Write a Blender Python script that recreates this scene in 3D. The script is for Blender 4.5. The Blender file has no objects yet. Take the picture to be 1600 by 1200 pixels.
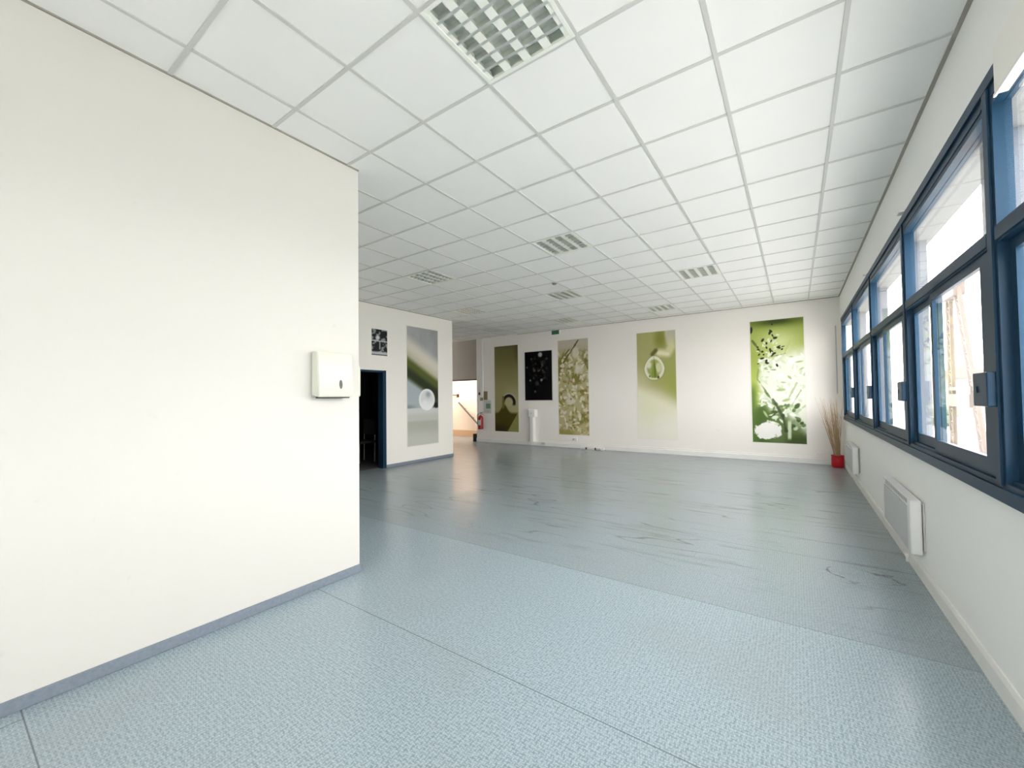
import bpy, bmesh, math, random
import numpy as np
from mathutils import Vector, Matrix
random.seed(7)
scene = bpy.context.scene
col = scene.collection
PI = math.pi

# ------------------------------------------------------------------ measures (metres)
H = 3.427            # ceiling
XR = 3.513           # window wall
XL = -0.318          # near left wall
YL = 1.305           # where the near left wall ends
XD = -4.377          # wall with the dark doorway
YD = 6.86            # end of that wall
YB = 9.83            # far wall
YR = -3.2            # wall behind the camera
XW = -9.4            # left end of the lobby
WZ0, WZ1 = 0.99, 2.885   # window band
M0, MP = 1.985, 1.835    # first mullion and pitch

# ------------------------------------------------------------------ materials
def new_mat(name):
    m = bpy.data.materials.new(name); m.use_nodes = True
    nt = m.node_tree
    for n in list(nt.nodes): nt.nodes.remove(n)
    out = nt.nodes.new('ShaderNodeOutputMaterial')
    b = nt.nodes.new('ShaderNodeBsdfPrincipled')
    nt.links.new(b.outputs[0], out.inputs[0])
    return m, nt, b, out
def N(nt, t, **kw):
    n = nt.nodes.new(t)
    for k, v in kw.items():
        if k.startswith('i_'): n.inputs[int(k[2:])].default_value = v
        else: setattr(n, k, v)
    return n
def L(nt, a, b): nt.links.new(a, b)
def MATH(nt, op, a, b=None, c=None, clamp=False):
    n = nt.nodes.new('ShaderNodeMath'); n.operation = op; n.use_clamp = clamp
    for i, v in enumerate((a, b, c)):
        if v is None: continue
        if isinstance(v, (int, float)): n.inputs[i].default_value = v
        else: nt.links.new(v, n.inputs[i])
    return n.outputs[0]
def MIX(nt, f, a, b, blend='MIX'):
    n = nt.nodes.new('ShaderNodeMix'); n.data_type = 'RGBA'; n.blend_type = blend
    for s, v in ((0, f), (6, a), (7, b)):
        if isinstance(v, (int, float)): n.inputs[s].default_value = v
        elif isinstance(v, tuple): n.inputs[s].default_value = v if len(v) == 4 else v + (1,)
        else: nt.links.new(v, n.inputs[s])
    return n.outputs[2]
def RAMP(nt, f, a, b):
    n = nt.nodes.new('ShaderNodeMapRange'); n.clamp = True; n.interpolation_type = 'SMOOTHSTEP'
    nt.links.new(f, n.inputs[0]); n.inputs[1].default_value = a; n.inputs[2].default_value = b
    return n.outputs[0]
def paint(name, c, rough=.6, var=.04, scale=3., bump=0., bscale=150., metal=0., spec=.5):
    """painted or plain surface with a little uneven tone"""
    m, nt, b, out = new_mat(name)
    tc = N(nt, 'ShaderNodeTexCoord')
    no = N(nt, 'ShaderNodeTexNoise'); no.inputs['Scale'].default_value = scale; no.inputs['Detail'].default_value = 4
    L(nt, tc.outputs['Object'], no.inputs['Vector'])
    lo = tuple(x*(1-var) for x in c); hi = tuple(min(1, x*(1+var)) for x in c)
    L(nt, MIX(nt, no.outputs[0], lo, hi), b.inputs['Base Color'])
    b.inputs['Roughness'].default_value = rough; b.inputs['Metallic'].default_value = metal
    b.inputs['Specular IOR Level'].default_value = spec
    if bump:
        n2 = N(nt, 'ShaderNodeTexNoise'); n2.inputs['Scale'].default_value = bscale
        L(nt, tc.outputs['Object'], n2.inputs['Vector'])
        bp = N(nt, 'ShaderNodeBump'); bp.inputs['Strength'].default_value = bump; bp.inputs['Distance'].default_value = .002
        L(nt, n2.outputs[0], bp.inputs['Height']); L(nt, bp.outputs[0], b.inputs['Normal'])
    return m

def wall_mat(name, c):
    m, nt, b, out = new_mat(name)
    tc = N(nt, 'ShaderNodeTexCoord')
    no = N(nt, 'ShaderNodeTexNoise'); no.inputs['Scale'].default_value = .8; no.inputs['Detail'].default_value = 3
    L(nt, tc.outputs['Object'], no.inputs['Vector'])
    base = MIX(nt, no.outputs[0], tuple(x*.98 for x in c), tuple(min(1, x*1.01) for x in c))
    # faint scuffs of daily use
    n2 = N(nt, 'ShaderNodeTexNoise'); n2.inputs['Scale'].default_value = 9; n2.inputs['Detail'].default_value = 5
    L(nt, tc.outputs['Object'], n2.inputs['Vector'])
    f = MATH(nt, 'MULTIPLY', RAMP(nt, n2.outputs[0], .70, .80), .35)
    base = MIX(nt, f, base, tuple(x*.8 for x in c))
    L(nt, base, b.inputs['Base Color'])
    b.inputs['Roughness'].default_value = .75; b.inputs['Specular IOR Level'].default_value = .25
    n3 = N(nt, 'ShaderNodeTexNoise'); n3.inputs['Scale'].default_value = 220
    L(nt, tc.outputs['Object'], n3.inputs['Vector'])
    bp = N(nt, 'ShaderNodeBump'); bp.inputs['Strength'].default_value = .08; bp.inputs['Distance'].default_value = .001
    L(nt, n3.outputs[0], bp.inputs['Height']); L(nt, bp.outputs[0], b.inputs['Normal'])
    return m

def floor_mat():
    m, nt, b, out = new_mat('embossed_blue_grey_vinyl')
    tc = N(nt, 'ShaderNodeTexCoord')
    sep = N(nt, 'ShaderNodeSeparateXYZ'); L(nt, tc.outputs['Object'], sep.inputs[0])
    x, y = sep.outputs[0], sep.outputs[1]
    # tread pattern: short raised dashes laid alternately along x and y
    S = 1/.016
    xs = MATH(nt, 'MULTIPLY', x, S); ys = MATH(nt, 'MULTIPLY', y, S)
    par = MATH(nt, 'MODULO', MATH(nt, 'ABSOLUTE', MATH(nt, 'ADD', MATH(nt, 'FLOOR', xs), MATH(nt, 'FLOOR', ys))), 2.0)
    fx = MATH(nt, 'ABSOLUTE', MATH(nt, 'SUBTRACT', MATH(nt, 'FRACT', xs), .5))
    fy = MATH(nt, 'ABSOLUTE', MATH(nt, 'SUBTRACT', MATH(nt, 'FRACT', ys), .5))
    dx = MATH(nt, 'MULTIPLY', MATH(nt, 'LESS_THAN', fx, .17), MATH(nt, 'LESS_THAN', fy, .48))
    dy = MATH(nt, 'MULTIPLY', MATH(nt, 'LESS_THAN', fy, .17), MATH(nt, 'LESS_THAN', fx, .48))
    mixp = N(nt, 'ShaderNodeMix'); mixp.data_type = 'FLOAT'
    L(nt, par, mixp.inputs[0]); L(nt, dx, mixp.inputs[2]); L(nt, dy, mixp.inputs[3])
    dash = mixp.outputs[0]
    # flecks
    fl = N(nt, 'ShaderNodeTexNoise'); fl.inputs['Scale'].default_value = 70; fl.inputs['Detail'].default_value = 3
    L(nt, tc.outputs['Object'], fl.inputs['Vector'])
    c0 = MIX(nt, RAMP(nt, fl.outputs[0], .36, .64), FLOOR_LO, FLOOR_HI)
    c1 = MIX(nt, MATH(nt, 'MULTIPLY', dash, .55), c0, FLOOR_DASH)
    # broad tone
    br = N(nt, 'ShaderNodeTexNoise'); br.inputs['Scale'].default_value = .9; br.inputs['Detail'].default_value = 4
    L(nt, tc.outputs['Object'], br.inputs['Vector'])
    c2 = MIX(nt, MATH(nt, 'MULTIPLY', RAMP(nt, br.outputs[0], .45, .75), .28), c1, (.27, .28, .28))
    # worn greyer from the second seam on, plus a smooth greying further up
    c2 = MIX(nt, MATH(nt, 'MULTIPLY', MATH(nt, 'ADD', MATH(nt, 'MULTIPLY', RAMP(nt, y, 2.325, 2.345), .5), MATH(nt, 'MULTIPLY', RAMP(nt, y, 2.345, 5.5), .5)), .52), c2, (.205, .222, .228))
    # scuff streaks running across the room, strongest in the far half
    mp = N(nt, 'ShaderNodeMapping'); mp.inputs['Scale'].default_value = (.9, 7.5, 1); mp.inputs['Rotation'].default_value = (0, 0, -.12)
    L(nt, tc.outputs['Object'], mp.inputs[0])
    st = N(nt, 'ShaderNodeTexNoise'); st.inputs['Scale'].default_value = 1.0; st.inputs['Detail'].default_value = 6; st.inputs['Roughness'].default_value = .65
    L(nt, mp.outputs[0], st.inputs['Vector'])
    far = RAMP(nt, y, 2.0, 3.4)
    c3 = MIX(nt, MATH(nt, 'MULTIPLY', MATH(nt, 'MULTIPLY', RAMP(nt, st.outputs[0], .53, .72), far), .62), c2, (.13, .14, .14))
    # thin wandering scratch lines
    mp2 = N(nt, 'ShaderNodeMapping'); mp2.inputs['Scale'].default_value = (.45, 2.2, 1); mp2.inputs['Location'].default_value = (3.1, 1.7, 0)
    L(nt, tc.outputs['Object'], mp2.inputs[0])
    ln = N(nt, 'ShaderNodeTexNoise'); ln.inputs['Scale'].default_value = 1.0; ln.inputs['Detail'].default_value = 2
    L(nt, mp2.outputs[0], ln.inputs['Vector'])
    d = MATH(nt, 'ABSOLUTE', MATH(nt, 'SUBTRACT', ln.outputs[0], .5))
    line = MATH(nt, 'SUBTRACT', 1.0, RAMP(nt, d, .002, .010))
    brk = RAMP(nt, br.outputs[0], .42, .6)
    c4 = MIX(nt, MATH(nt, 'MULTIPLY', MATH(nt, 'MULTIPLY', line, far), MATH(nt, 'MULTIPLY', brk, .55)), c3, (.09, .10, .10))
    # one dried water ring near the radiator
    wn = N(nt, 'ShaderNodeTexNoise'); wn.inputs['Scale'].default_value = 5; wn.inputs['Detail'].default_value = 5
    L(nt, tc.outputs['Object'], wn.inputs['Vector'])
    ex = MATH(nt, 'DIVIDE', MATH(nt, 'SUBTRACT', x, 3.12), .21)
    ey = MATH(nt, 'DIVIDE', MATH(nt, 'SUBTRACT', y, 3.47), .17)
    rr = MATH(nt, 'SQRT', MATH(nt, 'ADD', MATH(nt, 'MULTIPLY', ex, ex), MATH(nt, 'MULTIPLY', ey, ey)))
    rr = MATH(nt, 'ADD', rr, MATH(nt, 'MULTIPLY', MATH(nt, 'SUBTRACT', wn.outputs[0], .5), 2.2))
    ring = MATH(nt, 'SUBTRACT', 1.0, RAMP(nt, MATH(nt, 'ABSOLUTE', MATH(nt, 'SUBTRACT', rr, 1.0)), .02, .12))
    c5 = MIX(nt, MATH(nt, 'MULTIPLY', MATH(nt, 'MULTIPLY', ring, RAMP(nt, st.outputs[0], .38, .6)), .75), c4, (.07, .08, .08))
    # welded seams between the rolls
    seam = None
    for sy in (-.545, .93, 2.335, 3.74, 5.15, 6.56, 7.97):
        s = MATH(nt, 'LESS_THAN', MATH(nt, 'ABSOLUTE', MATH(nt, 'SUBTRACT', y, sy)), .0028)
        seam = s if seam is None else MATH(nt, 'MAXIMUM', seam, s)
    seam2 = MATH(nt, 'MULTIPLY', MATH(nt, 'LESS_THAN', MATH(nt, 'ABSOLUTE', MATH(nt, 'SUBTRACT', x, -.215)), .0028), MATH(nt, 'LESS_THAN', y, -.545))
    seam = MATH(nt, 'MAXIMUM', seam, seam2)
    c6 = MIX(nt, MATH(nt, 'MULTIPLY', seam, .75), c5, (.10, .12, .13))
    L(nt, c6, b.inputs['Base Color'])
    # sheen and relief
    rg = N(nt, 'ShaderNodeTexNoise'); rg.inputs['Scale'].default_value = 2.2; rg.inputs['Detail'].default_value = 4
    L(nt, tc.outputs['Object'], rg.inputs['Vector'])
    mr = N(nt, 'ShaderNodeMapRange'); L(nt, rg.outputs[0], mr.inputs[0]); mr.inputs[3].default_value = .17; mr.inputs[4].default_value = .30
    L(nt, mr.outputs[0], b.inputs['Roughness'])
    b.inputs['Specular IOR Level'].default_value = .5
    hgt = MATH(nt, 'SUBTRACT', dash, MATH(nt, 'MULTIPLY', seam, 2.0))
    bp = N(nt, 'ShaderNodeBump'); bp.inputs['Strength'].default_value = .15; bp.inputs['Distance'].default_value = .0006
    L(nt, hgt, bp.inputs['Height']); L(nt, bp.outputs[0], b.inputs['Normal'])
    return m

FLOOR_LO = (.212, .278, .318); FLOOR_HI = (.335, .412, .46); FLOOR_DASH = (.46, .545, .595)

def glass_mat():
    m, nt, b, out = new_mat('window_glass')
    nt.nodes.remove(b)
    t = N(nt, 'ShaderNodeBsdfTransparent'); t.inputs[0].default_value = (.965, .965, .965, 1)
    g = N(nt, 'ShaderNodeBsdfGlossy'); g.inputs[0].default_value = (1, 1, 1, 1); g.inputs[1].default_value = .02
    lw = N(nt, 'ShaderNodeLayerWeight'); lw.inputs[0].default_value = .5
    fr = MATH(nt, 'ADD', MATH(nt, 'MULTIPLY', MATH(nt, 'POWER', lw.outputs[1], 5.0), .55), .025)
    no = N(nt, 'ShaderNodeTexNoise'); no.inputs['Scale'].default_value = 4
    mx = N(nt, 'ShaderNodeMixShader'); L(nt, fr, mx.inputs[0]); L(nt, t.outputs[0], mx.inputs[1]); L(nt, g.outputs[0], mx.inputs[2])
    # a little dust on the panes
    df = N(nt, 'ShaderNodeBsdfDiffuse'); df.inputs[0].default_value = (.8, .8, .8, 1)
    mx2 = N(nt, 'ShaderNodeMixShader'); L(nt, MATH(nt, 'MULTIPLY', no.outputs[0], .03), mx2.inputs[0])
    L(nt, mx.outputs[0], mx2.inputs[1]); L(nt, df.outputs[0], mx2.inputs[2]); L(nt, mx2.outputs[0], out.inputs[0])
    return m

def print_mat(name, rough=.55):
    m, nt, b, out = new_mat(name)
    a = N(nt, 'ShaderNodeVertexColor'); a.layer_name = 'picture'
    L(nt, a.outputs[0], b.inputs['Base Color'])
    b.inputs['Roughness'].default_value = rough; b.inputs['Specular IOR Level'].default_value = .3
    return m

WHITE = (.875, .85, .80)
M = {
 'wall': wall_mat('cream_wall_paint', WHITE),
 'wall_near': wall_mat('cream_wall_paint_darkened', (.67, .66, .62)),  # the same cream, darkened to offset the strong light on this wall
 'wall_window': wall_mat('white_window_wall_paint', (.88, .88, .86)),
 'wall_back': wall_mat('pale_pinkish_wall_paint', (.86, .825, .785)),
 'taupe': wall_mat('taupe_wall_tone', (.41, .37, .325)),  # even grey-brown tone, darker than the far wall
 'dark_room': wall_mat('dark_room_shade', (.10, .10, .10)),  # dark grey in place of the shade inside the unlit room
 'corridor': wall_mat('warm_cream_corridor_paint', (.82, .755, .69)),
 'tan': paint('tan_skirting_paint', (.60, .43, .29)),
 'tile': paint('mineral_ceiling_tile', (.86, .86, .845), .9, .02, 2.5, .25, 300., spec=.2),
 'tbar': paint('grey_ceiling_grid_metal', (.60, .60, .58), .5),
 'ltrim': paint('grey_brown_edge_trim', (.33, .31, .27), .6),
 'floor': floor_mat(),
 'cove': paint('blue_grey_coved_skirting', (.20, .235, .285), .5, .25, 60.),
 'white_trim': paint('white_trim_paint', (.80, .795, .77), .5, .05, 4.),
 'blue': paint('dark_blue_window_paint', (.012, .040, .076), .38, .12, 5., spec=.12),
 'blue_dark': paint('navy_sash_paint', (.018, .045, .085), .38, .12, 5.),
 'black': paint('black_rubber', (.012, .012, .013), .5),
 'glass': glass_mat(),
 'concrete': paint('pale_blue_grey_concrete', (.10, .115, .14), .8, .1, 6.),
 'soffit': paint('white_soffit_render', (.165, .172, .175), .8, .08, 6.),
 'pavement': paint('pale_concrete_pavement', (.50, .50, .485), .9, .15, .6),
 'plastic': paint('off_white_plastic', (.68, .695, .60), .4, .02),
 'plastic_white': paint('white_plastic', (.80, .80, .78), .4, .02),
 'plastic_grey': paint('light_grey_plastic', (.52, .52, .50), .45, .03),
 'detector': paint('grey_detector_plastic', (.22, .22, .20), .5),
 'charcoal': paint('charcoal_plastic', (.06, .06, .055), .4),
 'enamel': paint('white_radiator_enamel', (.74, .745, .74), .4, .02),
 'enamel_grey': paint('grey_radiator_panel', (.50, .505, .515), .45, .02),
 'slot': paint('dark_slot', (.03, .03, .03), .7),
 'louvre': paint('white_louvre_enamel', (.84, .86, .80), .35, .02),
 'tray': paint('grey_reflector_metal', (.72, .76, .72), .4, .05, metal=.15),
 'blade': paint('satin_aluminium_blade', (.74, .76, .73), .32, .03, metal=.6),
 'tube': paint('fluorescent_tube_glass', (.72, .76, .74), .3),
 'red': paint('red_paint', (.34, .010, .012), .35, .1),
 'red_glaze': paint('red_pot_glaze', (.50, .006, .016), .3, .1),
 'twig': paint('dry_straw_twig', (.46, .32, .19), .8, .3, 20.),
 'green_sign': paint('green_exit_sign', (.035, .145, .075), .4),
 'green_print': paint('green_plan_print', (.13, .26, .13), .5),
 'board': paint('brown_board', (.24, .19, .10), .6, .15, 20.),
 'paper': paint('pale_grey_paper', (.56, .60, .56), .7),
 'steel': paint('grey_steel', (.35, .36, .36), .35, .05, metal=.7),
 'rail': paint('grey_handrail_paint', (.09, .085, .075), .5, .3, 14.),
 'brown_dark': paint('dark_brown_plastic', (.10, .045, .035), .5),
 'timber': paint('weathered_brown_timber', (.075, .057, .048), .8, .3, 8.),
 'roof': paint('red_roof_tile', (.115, .08, .068), .8, .2, 3.),
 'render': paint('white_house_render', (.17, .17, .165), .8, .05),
 'leaf': paint('hedge_leaf_green', (.085, .105, .08), .8, .4, 6.),
 'chair': paint('dark_chair_fabric', (.04, .045, .04), .7),
 'chair_leg': paint('grey_chair_leg', (.5, .5, .48), .4, metal=.3),
 'print': print_mat('printed_picture'),
 'print_gloss': print_mat('printed_picture_glazed', .25),
 'sheet': paint('white_mural_sheet', (.78, .77, .70), .6, .02),
 'frame_grey': paint('thin_grey_picture_frame', (.55, .55, .54), .4),
}

# ------------------------------------------------------------------ mesh helpers
class MB:
    def __init__(s): s.bm = bmesh.new()
    def box(s, x0, x1, y0, y1, z0, z1, bevel=0., seg=2):
        r = bmesh.ops.create_cube(s.bm, size=1.)
        for v in r['verts']:
            v.co = Vector(((x0+x1)/2+v.co.x*(x1-x0), (y0+y1)/2+v.co.y*(y1-y0), (z0+z1)/2+v.co.z*(z1-z0)))
        if bevel:
            ed = list({e for v in r['verts'] for e in v.link_edges})
            bmesh.ops.bevel(s.bm, geom=ed, offset=bevel, segments=seg, affect='EDGES', profile=.5)
        return s
    def tube(s, a, b, r0, r1=None, n=12):
        a, b = Vector(a), Vector(b); r1 = r0 if r1 is None else r1
        d = (b-a); l = d.length; q = Vector((0, 0, 1)).rotation_difference(d.normalized())
        mat = Matrix.Translation((a+b)/2) @ q.to_matrix().to_4x4()
        bmesh.ops.create_cone(s.bm, cap_ends=True, segments=n, radius1=r0, radius2=r1, depth=l, matrix=mat)
        return s
    def path(s, pts, r, n=8):
        for a, b in zip(pts[:-1], pts[1:]): s.tube(a, b, r, r, n)
        for p in pts[1:-1]:
            bmesh.ops.create_icosphere(s.bm, subdivisions=1, radius=r, matrix=Matrix.Translation(p))
        return s
    def lathe(s, c, prof, n=24):
        rings = []
        for r, z in prof:
            rings.append([s.bm.verts.new((c[0]+r*math.cos(2*PI*k/n), c[1]+r*math.sin(2*PI*k/n), c[2]+z)) for k in range(n)])
        for A, B in zip(rings[:-1], rings[1:]):
            for k in range(n): s.bm.faces.new((A[k], A[(k+1) % n], B[(k+1) % n], B[k]))
        for R, f in ((rings[0], True), (rings[-1], False)):
            if prof[0 if f else -1][0] > 1e-5: s.bm.faces.new(list(reversed(R)) if f else R)
        return s
    def prism(s, pts, axis, a, b):
        """polygon in the two other axes, extruded along axis from a to b"""
        def P(p, t):
            return ((t, p[0], p[1]), (p[0], t, p[1]), (p[0], p[1], t))[axis]
        A = [s.bm.verts.new(P(p, a)) for p in pts]; B = [s.bm.verts.new(P(p, b)) for p in pts]
        s.bm.faces.new(A); s.bm.faces.new(list(reversed(B)))
        for k in range(len(pts)):
            j = (k+1) % len(pts); s.bm.faces.new((A[j], A[k], B[k], B[j]))
        return s
    def build(s, name, mat, parent=None, smooth=False):
        bmesh.ops.recalc_face_normals(s.bm, faces=s.bm.faces)
        off = Vector((0, 0, 0)); p = parent
        while p is not None: off += p.location; p = p.parent
        me = bpy.data.meshes.new(name)
        o = bpy.data.objects.new(name, me); col.objects.link(o)
        if parent is not None:
            o.parent = parent
            bmesh.ops.translate(s.bm, verts=s.bm.verts, vec=-off)
        elif s.origin is not None:
            bmesh.ops.translate(s.bm, verts=s.bm.verts, vec=-Vector(s.origin)); o.location = s.origin
        s.bm.to_mesh(me); s.bm.free()
        me.materials.append(mat)
        if smooth:
            for f in me.polygons: f.use_smooth = True
            me.set_sharp_from_angle(angle=math.radians(40))
        return o
    origin = None
    def at(s, *p): s.origin = p; return s

def tag(o, label=None, cat=None, group=None, kind=None):
    if label: o['label'] = label
    if cat: o['category'] = cat
    if group: o['group'] = group
    if kind: o['kind'] = kind
    return o
def thing(name, loc, label, cat, group=None, kind=None):
    o = bpy.data.objects.new(name, None); col.objects.link(o); o.location = loc
    o.empty_display_size = .05
    return tag(o, label, cat, group, kind)
def copy_tree(o, parent=None):
    c = o.copy(); col.objects.link(c); c.parent = parent
    for ch in list(o.children): copy_tree(ch, c)
    return c
def struct(mb, name, mat, label, cat, **k):
    return tag(mb.build(name, mat, **k), label, cat, None, 'structure')
def box(*a, **k): return MB().box(*a, **k)

# ------------------------------------------------------------------ room shell
fl = MB().box(XL, XR+.02, YR, YL, -.12, 0).box(XD, XR+.02, YL, YB+.05, -.12, 0).box(XW, XD, 3.1, 12.0, -.12, 0).box(XD, -5.0+.9, YB+.05, 12.0, -.12, 0)
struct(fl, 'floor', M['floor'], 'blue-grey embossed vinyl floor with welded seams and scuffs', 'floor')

lamp_tiles = [(2, 1), (0, 6), (-4, 6), (2, 10), (-2, 10), (-6, 10), (0, 14), (-4, 14), (-8, 14)]
cl = MB()
T = .6; D = .006
xs = [XW] + [T*i for i in range(-15, 6)] + [XR]
ys = [YR] + [T*i for i in range(-8, 17)] + [YB]
for i in range(len(xs)-1):
    for j in range(len(ys)-1):
        x0, x1, y0, y1 = xs[i], xs[i+1], ys[j], ys[j+1]
        if (round(x0/T), round(y0/T)) in lamp_tiles and abs(x1-x0-T) < .01: continue
        if x1 < XL-.6 and y1 < 1.2: continue
        cl.box(x0, x1, y0, y1, H+D, H+D+.02)
struct(cl, 'ceiling', M['tile'], 'suspended ceiling of square white mineral tiles', 'ceiling')
g = MB()
for x in xs[1:-1]:
    g.box(x-.012, x+.012, (YR if x > XL else YL), YB, H, H+.012)
for y in ys[1:-1]:
    g.box((XL if y < YL else XW), XR, y-.0118, y+.0118, H+.0003, H+.0115)
struct(g, 'trim_1', M['tbar'], 'grey metal grid bars carrying the ceiling tiles', 'ceiling grid')
e = MB().box(XL, XL+.012, YR, YL, H-.003, H+.006).box(XR-.02, XR, YR, YB, H-.004, H+.006)
e.box(XD, XR, YB-.02, YB, H-.004, H+.006).box(XD, XD+.02, YL, YD, H-.004, H+.006)
struct(e, 'trim_2', M['ltrim'], 'thin grey-brown angle trim where ceiling meets the walls', 'ceiling trim')
struct(box(XW-.1, XR+.3, YR-.1, 12.2, H+.25, H+.35), 'trim_3', M['ltrim'], 'roof slab above the suspended ceiling', 'roof slab')

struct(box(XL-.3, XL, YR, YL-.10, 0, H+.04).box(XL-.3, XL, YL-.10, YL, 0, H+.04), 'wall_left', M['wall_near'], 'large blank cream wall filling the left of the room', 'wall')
struct(box(XD-.2, XL-.3, YL-.15, YL, 0, H+.04), 'wall_recess', M['wall'], 'cream wall of the recess behind the near left wall', 'wall')
RX0, RX1, RZ0, RZ1 = 1.25, 3.25, .9, 2.75  # opening of an added window, out of view, that brightens the room
w = MB().box(XL-.3, RX0, YR-.15, YR, 0, H+.04).box(RX1, XR+.2, YR-.15, YR, 0, H+.04).box(RX0, RX1, YR-.15, YR, 0, RZ0).box(RX0, RX1, YR-.15, YR, RZ1, H+.04)
struct(w, 'wall_rear', M['wall'], 'cream wall behind the camera with an opening for the added window', 'wall')
w = thing('window_6', ((RX0+RX1)/2, YR, RZ0), 'wide blue window added unseen behind the camera for fill light', 'window', None, 'structure')
f = MB().box(RX0, RX1, YR-.09, YR-.02, RZ0, RZ0+.06).box(RX0, RX1, YR-.09, YR-.02, RZ1-.06, RZ1)
for x in (RX0, (RX0+RX1)/2-.03, RX1-.06): f.box(x, x+.06, YR-.09, YR-.02, RZ0+.06, RZ1-.06)
f.build('frame', M['blue'], w)
MB().box(RX0+.05, RX1-.05, YR-.058, YR-.052, RZ0+.05, RZ1-.05).build('pane', M['glass'], w)
# door wall (opening 3.86-4.785)
DY0, DY1, DZ = 3.86, 4.785, 2.055
w = MB().box(XD-.14, XD, YL, DY0, 0, H+.04).box(XD-.14, XD, DY1, YD, 0, H+.04).box(XD-.14, XD, DY0, DY1, DZ, H+.04)
struct(w, 'wall_door', M['wall'], 'cream wall with the dark doorway and a tall mural', 'wall')
# far wall, lobby
OX0, OX1, OZ = -7.25, -6.05, 2.05
struct(box(OX1+.02, XR+.25, YB, YB+.12, 0, H+.04), 'wall_back', M['wall_back'], 'long pale far wall hung with murals', 'wall')
w = MB().box(OX0, OX1+.02, YB+.02, YB+.12, OZ, H+.04).box(XW, OX0, YB+.02, YB+.12, 0, H+.04)
struct(w, 'wall_lobby', M['taupe'], 'taupe wall above the lit passage', 'wall')
struct(box(XW-.12, XW, YL, 12.0, 0, H+.04), 'wall_lobby_side', M['wall'], 'side wall of the lobby beyond the door wall', 'wall')
# dark room behind the doorway, its shade put into the surface colours
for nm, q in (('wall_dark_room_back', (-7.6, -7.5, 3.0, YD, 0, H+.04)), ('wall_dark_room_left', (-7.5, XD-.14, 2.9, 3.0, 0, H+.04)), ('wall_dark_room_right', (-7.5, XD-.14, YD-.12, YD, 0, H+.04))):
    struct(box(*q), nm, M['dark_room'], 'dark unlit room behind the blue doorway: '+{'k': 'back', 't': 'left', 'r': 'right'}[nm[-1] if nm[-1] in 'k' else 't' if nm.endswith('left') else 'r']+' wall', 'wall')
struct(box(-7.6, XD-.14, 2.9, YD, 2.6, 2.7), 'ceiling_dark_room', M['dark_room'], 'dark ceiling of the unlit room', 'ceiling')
struct(box(-7.5, XD-.145, 3.0, YD-.12, .0005, .004), 'floor_dark_room', M['dark_room'], 'floor sheet of the unlit room, coloured dark for its shade', 'floor')
struct(MB().box(XD-.155, XD-.142, 3.0, DY0, 0, 2.6).box(XD-.155, XD-.142, DY1, YD-.12, 0, 2.6), 'wall_dark_room_front', M['dark_room'], 'inner face of the door wall, coloured dark as room shade', 'wall')
# lit passage
w = MB().box(XW, -4.2, 11.0, 11.12, 0, 2.75).box(-4.3, -4.2, YB+.12, 11.0, 0, 2.75).box(XW, -4.2, YB+.12, 11.12, 2.75, 2.85)
w.box(OX1+.02, -4.2, YB+.122, YB+.135, 0, 2.75).box(XW, OX0-.05, YB+.122, YB+.135, 0, 2.75).box(OX0-.05, OX1+.02, YB+.122, YB+.135, OZ+.02, 2.75)
struct(w, 'wall_passage', M['corridor'], 'warm cream wall of the lit passage', 'wall')
struct(box(XW, -4.3, 10.985, 11.0, 0, .24), 'baseboard_passage', M['tan'], 'tan skirting band in the lit passage', 'baseboard')
struct(MB().box(OX0, OX1+.02, YB-.004, YB+.02, OZ, OZ+.045), 'door_2', M['brown_dark'], 'dark brown head of the open passage doorway', 'doorway')

# window wall: sill wall, lintel wall, end piers, outside lintel and piers
YW0, YW1 = M0-1*MP, M0+4*MP
XO = XR+.20
w = MB().box(XR, XO, YR-.1, YB+.12, -.1, WZ0).box(XR, XO, YR-.1, YB+.12, WZ1, H+.3)
w.box(XR, XO, YR-.1, YW0-.055, WZ0, WZ1).box(XR, XO, YW1+.055, YB+.12, WZ0, WZ1)
struct(w, 'wall_right', M['wall_window'], 'white window wall on the right', 'wall')
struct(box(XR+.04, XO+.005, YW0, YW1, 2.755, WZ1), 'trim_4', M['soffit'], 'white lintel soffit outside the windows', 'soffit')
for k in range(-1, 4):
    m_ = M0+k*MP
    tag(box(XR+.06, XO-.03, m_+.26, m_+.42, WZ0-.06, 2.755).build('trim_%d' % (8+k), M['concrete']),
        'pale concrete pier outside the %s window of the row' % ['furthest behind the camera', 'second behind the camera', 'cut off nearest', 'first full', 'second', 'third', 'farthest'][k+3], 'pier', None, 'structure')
struct(box(XR+.10, XO+.06, YW0, YW1, WZ0-.12, WZ0-.02), 'trim_20', M['soffit'], 'outside ledge below the windows', 'ledge')
# skirtings
struct(MB().prism([(XR, 0), (XR-.014, 0), (XR-.014, .09), (XR-.006, .115), (XR, .115)], 1, YR, YB), 'baseboard_right', M['white_trim'], 'white skirting duct along the window wall', 'baseboard')
struct(MB().box(OX1+.02, XR-.016, YB-.045, YB, 0, .115, bevel=.006).box(OX1+.02, XR-.016, YB-.02, YB, .113, .15), 'baseboard_back', M['white_trim'], 'white stepped skirting duct along the far wall', 'baseboard')
def cove(pts, name, label):
    mb = MB()
    for (a, b, c, d) in pts: mb.box(a, b, c, d, 0, .065, bevel=.003, seg=1)
    return struct(mb, name, M['cove'], label, 'baseboard')
cove([(XL, XL+.012, YR, YL+.01), (-3.0, XL, YL, YL+.012)], 'baseboard_left', 'blue-grey coved vinyl skirting along the near left wall')
cove([(XD, XD+.012, DY1+.005, YD), (XD, XD+.012, YL+.02, DY0-.005), (XD-.14, XD+.012, YD, YD+.012)], 'baseboard_door', 'blue-grey skirting along the door wall')

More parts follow.
